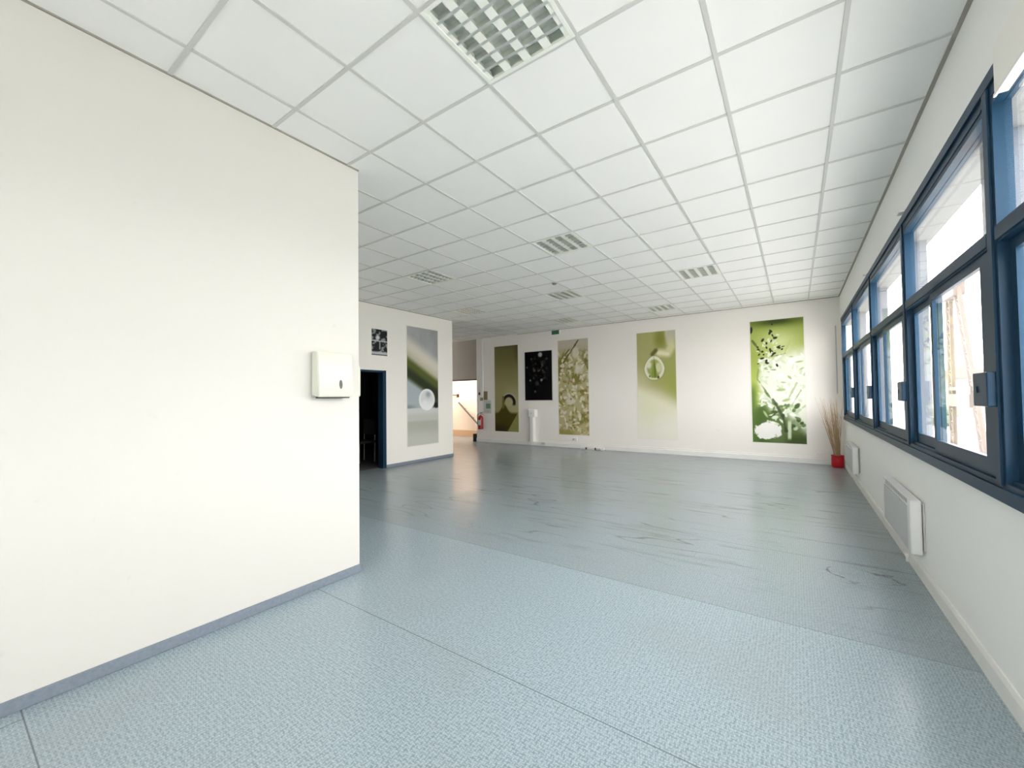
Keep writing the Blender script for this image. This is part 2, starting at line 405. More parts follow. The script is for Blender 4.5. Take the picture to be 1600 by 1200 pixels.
# blue door frame
d = thing('door_1', (XD, (DY0+DY1)/2, 0), 'blue steel door frame around the dark open doorway', 'door frame', None, 'structure')
MB().box(XD-.15, XD+.012, DY1-.075, DY1-.035, 0, DZ-.03).box(XD-.02, XD+.018, DY1-.04, DY1+.004, 0, DZ+.004).build('jamb', M['blue'], d)
MB().box(XD-.15, XD+.012, DY0+.035, DY0+.075, 0, DZ-.03).box(XD-.02, XD+.018, DY0-.004, DY0+.04, 0, DZ+.004).build('jamb', M['blue'], d)
MB().box(XD-.15, XD+.016, DY0, DY1, DZ-.04, DZ).build('head', M['blue'], d)

# ------------------------------------------------------------------ windows
def build_window(m0):
    y0, y1 = m0, m0+MP
    w = thing('window_1', (XR, y0, WZ0), '', 'window', None, 'structure')
    XI = XR-.022                                   # inner face of the frame
    f = MB()
    f.box(XI, XR+.038, y0-.055, y1-.055, 2.755, WZ1)                     # head
    f.box(XI-.012, XI+.002, y0-.055, y1-.055, WZ1-.045, WZ1+.012)        # cover strip
    f.box(XI-.004, XI+.004, y0+.06, y1-.06, 2.785, 2.795)
    f.box(XI, XR+.038, y0-.055, y1-.055, WZ0-.02, 1.045)                 # bottom rail, stepped tracks
    f.box(XI+.018, XR+.038, y0+.0, y1-.0, 1.045, 1.062)
    f.box(XI-.014, XI+.002, y0-.055, y1-.055, WZ0-.03, 1.02)
    f.box(XI, XR+.038, y0-.055, y0+.055, 1.045, 2.755)                   # mullion
    f.box(XI-.010, XI+.002, y0-.030, y0+.030, 1.03, WZ1-.03, bevel=.003, seg=1)
    f.build('frame', M['blue'], w)
    MB().box(XI+.002, XR+.038, y0+.055, y1-.055, 2.125, 2.205).box(XI-.006, XI+.004, y0+.05, y1-.05, 2.135, 2.195).build('transom', M['blue'], w)
    MB().box(XR+.014, XR+.020, y0+.055, y1-.055, 2.205, 2.755).build('upper_pane', M['glass'], w)
    ym = y0+1.10
    def sash(a, b, xa, xb, sl, sr, name):
        s = MB().box(xa, xb, a, a+sr, 1.064, 2.124).box(xa, xb, b-sl, b, 1.064, 2.124)
        s.box(xa, xb, a+sr, b-sl, 1.064, 1.135).box(xa, xb, a+sr, b-sl, 2.075, 2.124)
        s = s.build(name, M['blue'], w)
        xm = (xa+xb)/2
        MB().box(xm-.003, xm+.003, a+sr-.004, b-sl+.004, 1.13, 2.08).build('pane', M['glass'], s)
        return s
    s1 = sash(y0+.055, ym+.03, XR-.012, XR+.012, .055, .15, 'sliding_sash')
    s2 = sash(ym-.03, y1-.055, XR+.014, XR+.036, .06, .06, 'sliding_sash')
    h = MB().box(XI-.038, XI-.0, y0-.015, y0+.165, 1.385, 1.545, bevel=.005).box(XI-.043, XI-.036, y0+.10, y0+.125, 1.45, 1.48)
    h.build('handle', M['blue'], s1)
    MB().box(XI-.002, XI+.018, y0-.02, y0+.05, 1.02, 1.043).build('drain_cap', M['black'], w)
    return w
wl = {0: 'first full blue sliding window from the right, beyond the cut-off one', 1: 'second full blue sliding window of the row on the right',
      2: 'third full blue sliding window of the row on the right', 3: 'farthest blue sliding window, next to the twig pot corner',
      -1: 'blue sliding window cut off by the right edge, under the blind box', -2: 'blue sliding window just behind the camera', -3: 'last blue sliding window behind the camera'}
w0 = build_window(M0); w0['label'] = wl[0]
for n, k in enumerate((1, 2, 3, -1)):
    c = copy_tree(w0); c.name = 'window_%d' % (n+2); c.location = (XR, M0+k*MP, WZ0); c['label'] = wl[k]
struct(box(XR-.022, XR+.038, YW1-.055, YW1+.055, WZ0, WZ1), 'trim_21', M['blue'], 'blue end post of the window row by the far wall', 'window post')
b = thing('blind_box', (XR-.03, 0.9, 2.73), 'long cream roller blind box over the cut-off window at the right edge', 'blind box')
MB().box(XR-.042, XR, M0-MP+.1, M0-.158, 2.742, 2.955, bevel=.003).build('casing', M['wall'], b)
MB().box(XR-.045, XR-.037, M0-MP+.1, M0-.158, 2.730, 2.744).build('bottom_rail', M['white_trim'], b)
for y, nm in ((3.80, 'above the first full window'), (5.94, 'above the second full window')):
    b = thing('blind_bracket', (XR, y, 2.93), 'small white blind bracket on the wall '+nm, 'bracket', 'blind brackets on the window wall')
    MB().box(XR-.004, XR, y-.05, y+.05, 2.905, 2.955).build('plate', M['white_trim'], b)
    MB().box(XR-.05, XR-.003, y-.045, y+.045, 2.935, 2.952, bevel=.003).build('arm', M['white_trim'], b)

# ------------------------------------------------------------------ ceiling lights
def build_lamp():
    r = thing('ceiling_light', (0, 0, H), '', 'ceiling light', 'recessed louvre lights in the ceiling')
    a, b_ = .006, .594
    f = MB()
    for (x0, x1, y0, y1) in ((a, b_, a, a+.022), (a, b_, b_-.022, b_), (a, a+.022, a+.022, b_-.022), (b_-.022, b_, a+.022, b_-.022)):
        f.box(x0, x1, y0, y1, H-.003, H+.014)
    f.build('frame', M['louvre'], r)
    t = MB().box(a, b_, a, b_, H+.085, H+.09)
    for (x0, x1, y0, y1) in ((a, b_, a, a+.004), (a, b_, b_-.004, b_), (a, a+.004, a, b_), (b_-.004, b_, a, b_)):
        t.box(x0, x1, y0, y1, H+.014, H+.085)
    t.build('tray', M['tray'], r)
    cw = (.6-.056)/4
    for k in range(4):
        xc = .028+cw*(k+.5)
        MB().tube((xc, .03, H+.066), (xc, .57, H+.066), .008, n=10).tube((xc, .028, H+.066), (xc, .05, H+.066), .0085, n=10).build('tube', M['tube'], r, True)
    lv = MB()
    # long parabolic reflectors between the tubes, closed at the bottom
    for k in range(5):
        xc = .028+cw*k
        prof = [(-.026, H+.002), (-.014, H+.022), (-.006, H+.052), (.006, H+.052), (.014, H+.022), (.026, H+.002)]
        prof = [(max(.010, min(.590, xc+p)), z) for p, z in prof]
        if k in (0, 4): prof = [(min(max(x, .026 if k == 0 else 0), .574 if k == 4 else 1), z) for x, z in prof]
        lv.prism(prof, 1, .028, .572)
    lv.build('louvre', M['louvre'], r); 
    for j in range(1, 7):
        yc = .028+.544*j/7
        MB().prism([(yc-.009, H+.0015), (yc-.002, H+.042), (yc+.002, H+.042), (yc+.009, H+.0015)], 0, .028, .572).build('cross_blade', M['blade'], r)
    return r
lamp_labels = ['large louvre ceiling light cut by the top edge of the photo, nearest the camera',
 'louvre ceiling light with bright white bars in the middle of the ceiling',
 'louvre ceiling light nearest the corner of the near left wall',
 'louvre ceiling light farthest right, towards the windows',
 'louvre ceiling light straight above the left murals, second row from the far wall',
 'louvre ceiling light close to the top of the door wall mural',
 'louvre ceiling light by the far wall, above the pale droplet mural',
 'louvre ceiling light by the far wall, above the green exit sign',
 'faint louvre ceiling light in the far left corner, beyond the door wall']
lamp = None
for (i, j), lb in zip(lamp_tiles, lamp_labels):
    lamp_ = build_lamp() if lamp is None else copy_tree(lamp)
    lamp = lamp or lamp_
    lamp_.location = (i*T, j*T, H); lamp_['label'] = lb
s = thing('smoke_detector', (-.63, 5.40, H), 'small dark grey smoke detector on the ceiling between two lights', 'smoke detector')
MB().lathe((-.63, 5.40, H-.012), [(.055, 0), (.055, .012)]).build('base_plate', M['plastic_grey'], s, True)
MB().lathe((-.63, 5.40, H-.05), [(.012, .012), (.028, .016), (.038, .03), (.040, .038)]).build('sensor_head', M['detector'], s, True)

# ------------------------------------------------------------------ pictures
rng = np.random.default_rng(3)
def vnoise(u, v, su, sv, seed):
    r = np.random.default_rng(seed); G = r.random((int(sv)+3, int(su)+3))
    x = u*su; y = v*sv; xi = np.floor(x).astype(int); yi = np.floor(y).astype(int)
    fx = x-xi; fy = y-yi; fx = fx*fx*(3-2*fx); fy = fy*fy*(3-2*fy)
    xi = np.clip(xi, 0, G.shape[1]-2); yi = np.clip(yi, 0, G.shape[0]-2)
    return (G[yi, xi]*(1-fx)+G[yi, xi+1]*fx)*(1-fy)+(G[yi+1, xi]*(1-fx)+G[yi+1, xi+1]*fx)*fy
def fbm(u, v, su, sv, seed, o=3):
    t = 0; a = .5; n = 0
    for k in range(o):
        t = t+a*vnoise(u, v, su*2**k, sv*2**k, seed+k); n += a; a *= .55
    return t/n
def sst(a, b, x):
    t = np.clip((x-a)/(b-a), 0, 1); return t*t*(3-2*t)
def mixc(A, c, f):
    return A*(1-f[..., None])+np.array(c, float)*f[..., None]
def seg(u, v, a, b, asp):
    """distance to a line segment, in units of the picture's width"""
    p = np.stack([u-a[0], (v-a[1])*asp], -1); d = np.array([b[0]-a[0], (b[1]-a[1])*asp])
    t = np.clip((p@d)/(d@d), 0, 1); q = p-t[..., None]*d
    return np.sqrt((q**2).sum(-1))
def flat(u, c): return np.ones(u.shape+(3,))*np.array(c, float)

def pic_reed(u, v, asp):            # grey, cream and olive diagonal bands with a glass ball on a table
    C = flat(u, (150, 152, 154)); C = mixc(C, (196, 197, 198), fbm(u, v, 3, 4, 1))
    w = v+.19*u                                   # diagonal coordinate
    C = mixc(C, (226, 222, 208), sst(.97, .86, w)); 
    C = mixc(C, (206, 200, 176), sst(.84, .76, w))
    C = mixc(C, (88, 98, 40), sst(.775, .71, w)); C = mixc(C, (40, 50, 22), sst(.69, .63, w))
    C = mixc(C, (178, 190, 194), sst(.60+.0*u, .53, w+.0*u)*sst(1.15, .4, u))
    C = mixc(C, (20, 26, 16), sst(.60, .55, w)*sst(.45, .9, u)*sst(.36, .44, v))
    C = mixc(C, (120, 130, 128), sst(.36, .31, v)*sst(.4, .0, u))
    C = mixc(C, (216, 220, 216), sst(.322, .306, v)); C = mixc(C, (204, 206, 200), sst(.29, .24, v))
    C = mixc(C, (186, 187, 176), sst(.215, .195, v)*.9); C = mixc(C, (206, 207, 198), sst(.17, .05, v))
    C = mixc(C, (20, 24, 20), sst(.09, .05, np.hypot(u-.93, (v-.335)*asp)))
    r = np.hypot(u-.62, (v-.385)*asp)/.265
    ball = flat(u, (232, 236, 236)); ball = mixc(ball, (160, 168, 172), sst(.5, .0, np.hypot(u-.66, (v-.43)*asp)/.265)*.9)
    ball = mixc(ball, (250, 252, 252), sst(.1, -.6, (v-.385)*asp/.265)); ball = mixc(ball, (250, 252, 252), sst(.70, .88, r)); ball = mixc(ball, (250, 252, 252), sst(.45, .1, np.hypot(u-.55, (v-.35)*asp)/.265))
    f = sst(1.02, .96, r)
    return C*(1-f[..., None])+ball*f[..., None]
def pic_olive(u, v, asp):           # olive shade with a leaf curl over a dark mound
    C = flat(u, (118, 112, 62)); C = mixc(C, (168, 162, 112), sst(1.0, .45, v)); C = mixc(C, (188, 182, 134), sst(.6, .35, v)*sst(.2, .8, u))
    C = mixc(C, (92, 86, 34), sst(.75, 1, u)*sst(.7, 1, v)*.8)
    h = .215+.10*np.exp(-((u-.40)/.16)**2)
    edge = sst(.0, .02, (v-.03)-(u-.62)*.50)      # diagonal right edge
    C = mixc(C, (80, 72, 12), sst(h+.02, h-.02, v)*edge); C = mixc(C, (52, 46, 6), sst(.12, .02, v)*edge*sst(.8, .1, u))
    C = mixc(C, (150, 150, 86), sst(h, h-.03, v)*(1-edge))
    r = np.hypot(u-.60, (v-.34)*asp)
    ring = sst(.075, .035, np.abs(r-.23))*sst(-.06, .05, (v-.34)*asp+.25*(u-.45))
    C = mixc(C, (198, 192, 146), sst(.2, .12, r)*.7); C = mixc(C, (24, 22, 14), ring)
    C = mixc(C, (214, 210, 180), sst(.03, .01, np.abs(r-.30))*sst(.0, .1, (v-.36)*asp)*.8)
    C = mixc(C, (120, 112, 54), sst(.06, .03, seg(u, v, (.36, .28), (.36, .40), asp)))
    return C
def pic_speckle(u, v, asp):         # almost black picture with faint grey marks
    C = flat(u, (10, 10, 12)); n = fbm(u, v, 12, 20, 11, 2)
    body = np.exp(-((u-.5)/.3)**2-((v-.62)/.26)**2)
    C = mixc(C, (120, 112, 104), sst(.50, .78, n)*body*.9); C = mixc(C, (150, 118, 100), sst(.55, .8, fbm(u, v, 10, 14, 23, 2))*np.exp(-((u-.65)/.2)**2-((v-.72)/.07)**2))
    for a, b, r, c in ((.58, .93, .085, (176, 176, 178)), (.25, .85, .05, (70, 66, 64)), (.82, .84, .05, (76, 70, 66)), (.2, .41, .035, (132, 130, 130)), (.62, .41, .05, (130, 130, 132)), (.38, .18, .04, (84, 84, 86)), (.08, .68, .035, (96, 98, 98)), (.46, .35, .08, (54, 54, 54))):
        C = mixc(C, c, sst(r*1.3, r*.5, np.hypot(u-a, (v-b)*asp)))
    return C
def leaf(C, u, v, asp, a, b, ln, wd, ang, c, soft=.35):
    """one small petal or leaf"""
    x = u-a; y = (v-b)*asp; ca, sa = math.cos(ang), math.sin(ang)
    r = np.hypot((x*ca+y*sa)/ln, (-x*sa+y*ca)/wd)
    return mixc(C, c, sst(1., 1-soft, r))
def pic_blossom(u, v, asp):         # cream blossom over olive foliage
    n = fbm(u, v, 10, 26, 31, 3); n2 = fbm(u, v, 14, 34, 41, 3); n3 = fbm(u, v, 5, 12, 51, 2)
    C = flat(u, (194, 184, 138)); C = mixc(C, (138, 130, 62), sst(.46, .66, n)*sst(.30, .62, n3))
    C = mixc(C, (122, 114, 44), sst(.35, .0, u)*sst(.55, .7, v)*sst(.95, .8, v)*sst(.35, .55, n)*.9)
    C = mixc(C, (126, 116, 84), sst(.56, .68, n2)*sst(.6, 1, u)*sst(.5, .7, v)*sst(.9, .8, v))
    R = np.random.default_rng(5)
    for k in range(150):
        a, b = R.random(), R.random()*.93; g = R.random()
        if g < .68: c = (226+10*R.random(), 216+12*R.random(), 182+26*R.random())
        else: c = (146+20*R.random(), 136+20*R.random(), 66+30*R.random())
        C = leaf(C, u, v, asp, a, b, .05+.07*R.random(), .025+.035*R.random(), R.random()*PI, c, .5)
    C = mixc(C, (152, 142, 60), sst(.12, .02, v)*sst(.6, .4, u)*.6); C = mixc(C, (208, 190, 138), sst(.2, .05, v)*sst(.5, .9, u)*.5)
    C = mixc(C, (212, 203, 188), sst(.82, .97, v+.10*(n-.5))*.95)
    C = mixc(C, (104, 96, 52), sst(.032, .012, seg(u, v, (.18, .76), (.68, .985), asp)+.05*(n-.5)))
    C = mixc(C, (112, 104, 58), sst(.022, .008, seg(u, v, (.10, .80), (.40, .90), asp)+.04*(n-.5))*.8)
    for a, b, ru, rv in ((.7, .19, .06, .05), (.28, .09, .05, .035), (.40, .36, .2, .05), (.70, .68, .16, .06), (.6, .86, .14, .06)):
        C = mixc(C, (236, 230, 214), sst(1.2, .5, np.hypot((u-a)/ru, (v-b)/rv)+.5*(n-.5))*.8)
    C = mixc(C, (150, 144, 122), sst(.05, .02, np.hypot(u-.42, (v-.375)*asp)))
    return C
def pic_drop(u, v, asp):            # pale green with a hanging water drop
    C = flat(u, (182, 180, 118)); C = mixc(C, (166, 174, 88), sst(.3, .9, u)*sst(.9, .5, v)); C = mixc(C, (146, 150, 66), sst(.26, .03, np.hypot(u-.62, (v-.93)*asp*.55)))
    C = mixc(C, (212, 208, 166), sst(.70, .5, v+.28*(u-.2))*.8)
    C = mixc(C, (178, 178, 110), np.exp(-((u-.55)/.3)**2-((v-.52)/.05)**2)*.6)
    C = mixc(C, (244, 242, 214), sst(.575, .42, v+.17*u)); C = mixc(C, (252, 250, 236), sst(.3, .1, v))
    C = mixc(C, (240, 242, 204), np.exp(-((u-.3)/.2)**2-((v-.22)/.1)**2)*.5)
    sw = np.minimum(seg(u, v, (.60, .80), (.80, .79), asp), np.minimum(seg(u, v, (.80, .79), (.90, .85), asp), seg(u, v, (.90, .85), (.84, 1.02), asp)))
    C = mixc(C, (226, 222, 172), sst(.16, .04, sw)); C = mixc(C, (208, 204, 182), sst(.70, .84, u)*sst(.86, .96, v)*.95)
    C = mixc(C, (244, 240, 206), sst(.06, .02, seg(u, v, (.58, .80), (.80, .785), asp))*.9)
    C = mixc(C, (112, 106, 52), sst(.08, .02, seg(u, v, (.41, .79), (.50, .825), asp)))
    x = (u-.455)/.265; y = (v-.66)*asp/.325
    r = np.hypot(x*(1+.22*np.clip(y, 0, 1)), y)
    D = flat(u, (242, 240, 220)); D = mixc(D, (168, 176, 100), sst(.80, .64, r))
    D = mixc(D, (222, 222, 178), sst(.42, .2, np.hypot(x-.42, (y-.02)*.75))); D = mixc(D, (236, 236, 206), sst(.34, .12, np.hypot(x+.52, (y-.28)*.8)))
    cone = sst(.06, -.06, np.abs(x+.02)-.40*np.clip(.80-y, 0, 1.4)*.55)*sst(-.86, -.74, y)
    D = mixc(D, (142, 158, 62), cone); D = mixc(D, (108, 124, 38), sst(.12, .02, np.abs(x-.06))*cone)
    D = mixc(D, (92, 90, 34), sst(.16, .06, np.hypot(x-.38, (y+.76)*.8))); D = mixc(D, (116, 120, 52), sst(.13, .05, np.hypot(x+.46, (y+.66))))
    D = mixc(D, (212, 212, 152), sst(-.86, -.94, y))
    f = sst(1.03, .95, r)
    C = mixc(C, (130, 134, 66), sst(1.14, 1.0, r)*.35)
    return C*(1-f[..., None])+D*f[..., None]
def pic_petals(u, v, asp):          # lime green top, white petals, dark green base
    n = fbm(u, v, 10, 22, 61, 3); n2 = fbm(u, v, 14, 30, 71, 3); n3 = fbm(u, v, 5, 11, 81, 3)
    C = flat(u, (166, 180, 84)); C = mixc(C, (216, 226, 156), np.exp(-((u-.55)/.35)**2-((v-.82)/.1)**2)); C = mixc(C, (116, 134, 44), sst(.9, 1, v)*.8)
    C = mixc(C, (62, 74, 22), np.exp(-((u-.5)/.35)**2-((v-.985)/.028)**2)); C = mixc(C, (190, 208, 100), sst(.3, .0, u)*sst(.75, .5, v))
    white = sst(.78, .60, v+.10*(n3-.5)-.12*(u-.5))*sst(.06, .26, u+.12*(n-.5))
    C = mixc(C, (248, 251, 238), white*.96)
    low = sst(.38, .22, v+.28*(u-.30)*sst(.1, .5, u)+.12*(n3-.5))
    C = mixc(C, (80, 108, 44), low*sst(1.2, .2, u)); C = mixc(C, (96, 118, 66), low*sst(.2, .6, u))
    C = mixc(C, (92, 122, 50), sst(.52, .40, v)*sst(.16, .02, u)*.8)
    R = np.random.default_rng(12)
    for k in range(120):            # veined white petals
        a = .16+.84*R.random(); b = .22+.48*R.random(); g = R.random()
        c = (252, 254, 246) if g < .55 else ((222, 234, 198) if g < .85 else (178, 198, 140))
        C = leaf(C, u, v, asp, a, b, .05+.08*R.random(), .015+.035*R.random(), R.random()*PI, c, .6)
    for k in range(42):             # paler petals low on the right
        a = .38+.62*R.random(); b = .10+.22*R.random()
        c = ((226, 238, 212), (200, 218, 180), (112, 134, 82), (74, 96, 50))[int(R.random()*4)]
        C = leaf(C, u, v, asp, a, b, .04+.06*R.random(), .02+.04*R.random(), R.random()*PI, c, .5)
    C = mixc(C, (66, 84, 34), sst(.10, .03, v)*sst(.55, .75, u)*.9)
    C = mixc(C, (208, 222, 188), sst(.045, .02, np.abs(u-.70-.05*(v-.1)))*sst(.02, .05, v)*sst(.2, .16, v))
    C = mixc(C, (253, 253, 248), sst(1.12, .92, np.hypot((u-.29)/.25, (v-.095-.05*(n-.5))/.062)+.6*(n2-.5)))
    for (a, b, c, w) in (((.40, .36), (.58, .22), (70, 84, 50), .022), ((.58, .22), (.64, .10), (56, 70, 42), .026), ((.03, .84), (.20, .745), (96, 112, 60), .016), ((.12, .52), (.30, .40), (120, 138, 84), .014), ((.12, .52), (.14, .60), (150, 170, 100), .014), ((.30, .40), (.42, .33), (110, 130, 76), .016), ((.85, .48), (.70, .36), (190, 204, 160), .014), ((.50, .46), (.66, .40), (200, 212, 172), .012), ((.75, .30), (.92, .42), (176, 194, 146), .014), ((.62, .70), (.80, .86), (196, 210, 130), .014), ((.40, .70), (.66, .72), (140, 158, 90), .014)):
        C = mixc(C, c, sst(w*1.6, w*.5, seg(u, v, a, b, asp)+.05*(n-.5))*.9)
    clus = np.exp(-((u-.36)/.19)**2-((v-.755)/.09)**2)
    for k in range(46):             # pale and dark leaflets of the twig
        a = .36+.13*R.standard_normal(); b = .76+.055*R.standard_normal()
        c = (236, 242, 214) if k < 24 else (34, 44, 16)
        C = leaf(C, u, v, asp, min(max(a, .14), .62), b, .025+.03*R.random(), .014+.018*R.random(), R.random()*PI, c, .5)
    for a, b, t in ((.38, .895, 1.2), (.48, .85, .3), (.54, .77, -.4), (.45, .725, .4), (.22, .69, .2), (.24, .84, 1.0), (.30, .665, 1.3)):
        C = leaf(C, u, v, asp, a, b, .055, .03, t, (34, 44, 16), .5)
    C = leaf(C, u, v, asp, .02, .93, .10, .035, 1.5, (28, 32, 22), .5)
    return C
def pic_photo(u, v, asp):           # small black and white picture
    n = fbm(u, v, 6, 8, 91, 2); C = flat(u, (14, 15, 20)); C = mixc(C, (150, 152, 158), sst(.52, .7, n))
    C = mixc(C, (226, 226, 230), sst(.2, .05, np.hypot(u-.4, (v-.68)*asp))); C = mixc(C, (170, 172, 178), sst(.06, .02, np.abs(u-.52))*sst(.6, .5, v)*sst(.2, .25, v))
    C = mixc(C, (206, 208, 210), sst(.03, .015, np.abs(v-.55))); C = mixc(C, (200, 202, 206), sst(.18, .10, v)); C = mixc(C, (60, 62, 64), sst(.05, .02, v))
    return C

def picture(name, fn, w, h, origin, axis, label, cat, group, nx, border, depth, sheet, edge_name, pm='print'):
    """flat print hung on a wall; axis 'y' hangs on the far wall, 'x' on the door wall. origin = lower left corner"""
    o = thing(name, origin, label, cat, group)
    ox, oy, oz = origin
    mb = MB()
    if axis == 'y': mb.box(ox, ox+w, oy-depth, oy, oz, oz+h, bevel=.001, seg=1)
    else: mb.box(ox-.002, ox+depth, oy, oy+w, oz, oz+h, bevel=.001, seg=1)
    mb.build(edge_name, M[sheet], o)
    w2, h2 = w-2*border, h-2*border
    ny = int(nx*h2/w2)
    u, v = np.meshgrid(np.linspace(0, 1, nx), np.linspace(0, 1, ny))
    C = np.clip(fn(u, v, h2/w2)/255., 0, 1)
    lin = np.where(C <= .04045, C/12.92, ((C+.055)/1.055)**2.4)*.84
    d = depth+.0012
    if axis == 'y': co = np.stack([border+u*w2, np.full_like(u, -d), border+v*h2], -1)
    else: co = np.stack([np.full_like(u, d), border+u*w2, border+v*h2], -1)
    idx = np.arange(nx*ny).reshape(ny, nx)
    q = np.stack([idx[:-1, :-1], idx[:-1, 1:], idx[1:, 1:], idx[1:, :-1]], -1).reshape(-1, 4)
    me = bpy.data.meshes.new('print'); me.from_pydata(co.reshape(-1, 3).tolist(), [], q.tolist())
    at = me.color_attributes.new('picture', 'FLOAT_COLOR', 'POINT')
    at.data.foreach_set('color', np.concatenate([lin.reshape(-1, 3), np.ones((nx*ny, 1))], 1).astype(np.float32).ravel())
    me.materials.append(M[pm])
    p = bpy.data.objects.new('print', me); col.objects.link(p); p.parent = o
    return o
GM = 'tall printed murals on the walls'
def mural(fn, x0, x1, z0, z1, label, nx=80, **k):
    return picture('wall_mural', fn, x1-x0, z1-z0, (x0, YB, z0), 'y', label, 'mural', GM, nx, .018, .004, 'sheet', 'sheet')
mural(pic_olive, -5.285, -4.335, .36, 3.125, 'tall olive mural with a curled leaf over a dark mound, beside the white conduit')
mural(pic_blossom, -2.955, -1.975, .35, 3.115, 'tall mural of cream blossom and olive foliage on the far wall', 100)
mural(pic_drop, -.64, .35, .35, 3.10, 'tall pale green mural of a hanging water drop on the far wall')
mural(pic_petals, 1.915, 2.925, .38, 3.105, 'tall lime and dark green mural with white petals, nearest the windows', 130)
picture('wall_mural', pic_reed, 1.0, 2.745, (XD, 5.355, .37), 'x', 'tall grey and olive mural with a glass ball, on the door wall', 'mural', GM, 80, .018, .004, 'sheet', 'sheet')
picture('framed_picture', pic_speckle, .985, 1.515, (-4.105, YB, 1.345), 'y', 'black speckled picture in a thin grey frame between two murals', 'picture', None, 70, .02, .02, 'frame_grey', 'frame', 'print_gloss')
picture('poster', pic_photo, .405, .555, (XD, 4.432, 2.365), 'x', 'small black and white poster above the dark doorway', 'poster', None, 44, .006, .003, 'sheet', 'sheet')

# ------------------------------------------------------------------ paper towel dispensers
def dispenser(o, flip=None):
    pass
d = thing('towel_dispenser', (XL, 1.045, 1.47), 'off-white paper towel dispenser on the near left wall', 'dispenser')
MB().box(XL, XL+.03, .885, 1.175, 1.475, 1.815, bevel=.008).build('back_plate', M['plastic_grey'], d)
c = MB()
x = XL+.012
c.prism([(x, 1.49), (x+.085, 1.475), (x+.098, 1.50), (x+.082, 1.80), (x+.07, 1.825), (x, 1.83)], 1, .882, 1.178)
bmesh.ops.bevel(c.bm, geom=[e for e in c.bm.edges], offset=.006, segments=2, affect='EDGES')
cv = c.build('cover', M['plastic'], d, True)
n = 14
mb = MB()
xf = XL+.1125
pts = [(1.068+.013*math.cos(2*PI*k/n)*(1 if True else 1), 1.575+.036*math.sin(2*PI*k/n)) for k in range(n)]
bm = mb.bm
A = [bm.verts.new((xf-.018, a, b)) for a, b in pts]; B = [bm.verts.new((xf-.0035-(b-1.575)*.053, a, b)) for a, b in pts]
bm.faces.new(A); bm.faces.new(B)
for k in range(n): bm.faces.new((A[k], A[(k+1) % n], B[(k+1) % n], B[k]))
mb.build('level_window', M['charcoal'], cv)
MB().box(XL+.02, XL+.09, .91, 1.155, 1.466, 1.482).build('paper_slot', M['slot'], d)
d = thing('soap_dispenser', (-.55, YL, 1.475), 'white dispenser peeping out behind the corner of the near left wall', 'dispenser')
MB().box(-.68, -.435, YL-.003, YL+.02, 1.49, 1.74, bevel=.004).build('back_plate', M['plastic_grey'], d)
MB().box(-.69, -.425, YL+.012, YL+.10, 1.475, 1.755, bevel=.02, seg=3).build('cover', M['plastic'], d, True)
MB().box(-.60, -.52, YL+.10, YL+.112, 1.49, 1.53, bevel=.004).build('push_bar', M['plastic_grey'], d)

# ------------------------------------------------------------------ radiators
def radiator(y0, y1, label):
    r = thing('wall_radiator', (XR, (y0+y1)/2, .2), label, 'radiator', 'electric radiators under the windows')
    z0, z1 = .222, .632; xf = XR-.085
    MB().box(XR-.012, XR-.002, y0+.02, y1-.02, z0+.03, z1-.02).build('wall_plate', M['plastic_grey'], r)
    MB().box(xf+.016, XR-.018, y0+.012, y1-.012, z0+.006, z1-.004, bevel=.004).build('body', M['enamel'], r)
    MB().box(xf, xf+.018, y0+.10, y1-.03, z0+.004, z1-.075, bevel=.004).build('front_panel', M['enamel_grey'], r)
    g = MB().box(xf+.004, xf+.02, y0+.10, y1-.03, z1-.068, z1-.055).box(xf+.004, xf+.02, y0+.10, y1-.03, z1-.014, z1)
    for k in range(23):
        yy = y0+.11+(y1-y0-.15)*k/22; g.box(xf+.010, xf+.02, yy-.006, yy+.006, z1-.056, z1-.013)
    gr = g.build('outlet_grille', M['enamel'], r)
    MB().box(xf+.0125, xf+.022, y0+.10, y1-.03, z1-.056, z1-.013).build('slot_backing', M['slot'], gr)
    for a, b_ in ((y0, y0+.098), (y1-.028, y1)):
        MB().box(xf-.002, XR-.02, a, b_, z0, z1+.002, bevel=.012, seg=3).build('end_cap', M['enamel'], r, True)
    return r
radiator(3.50, 4.66, 'white wall radiator nearest the camera, under the first full window')
radiator(7.30, 8.42, 'white wall radiator farther along, near the twig pot')
tag(MB().lathe((XR-.02, 4.06, .03), [(.012, -.03), (.012, .02), (.02, .022), (.02, .04)], 14).at(XR-.02, 4.06, 0).build('pipe_stub', M['white_trim'], None, True), 'short white pipe stub on the skirting below the near radiator', 'pipe stub')

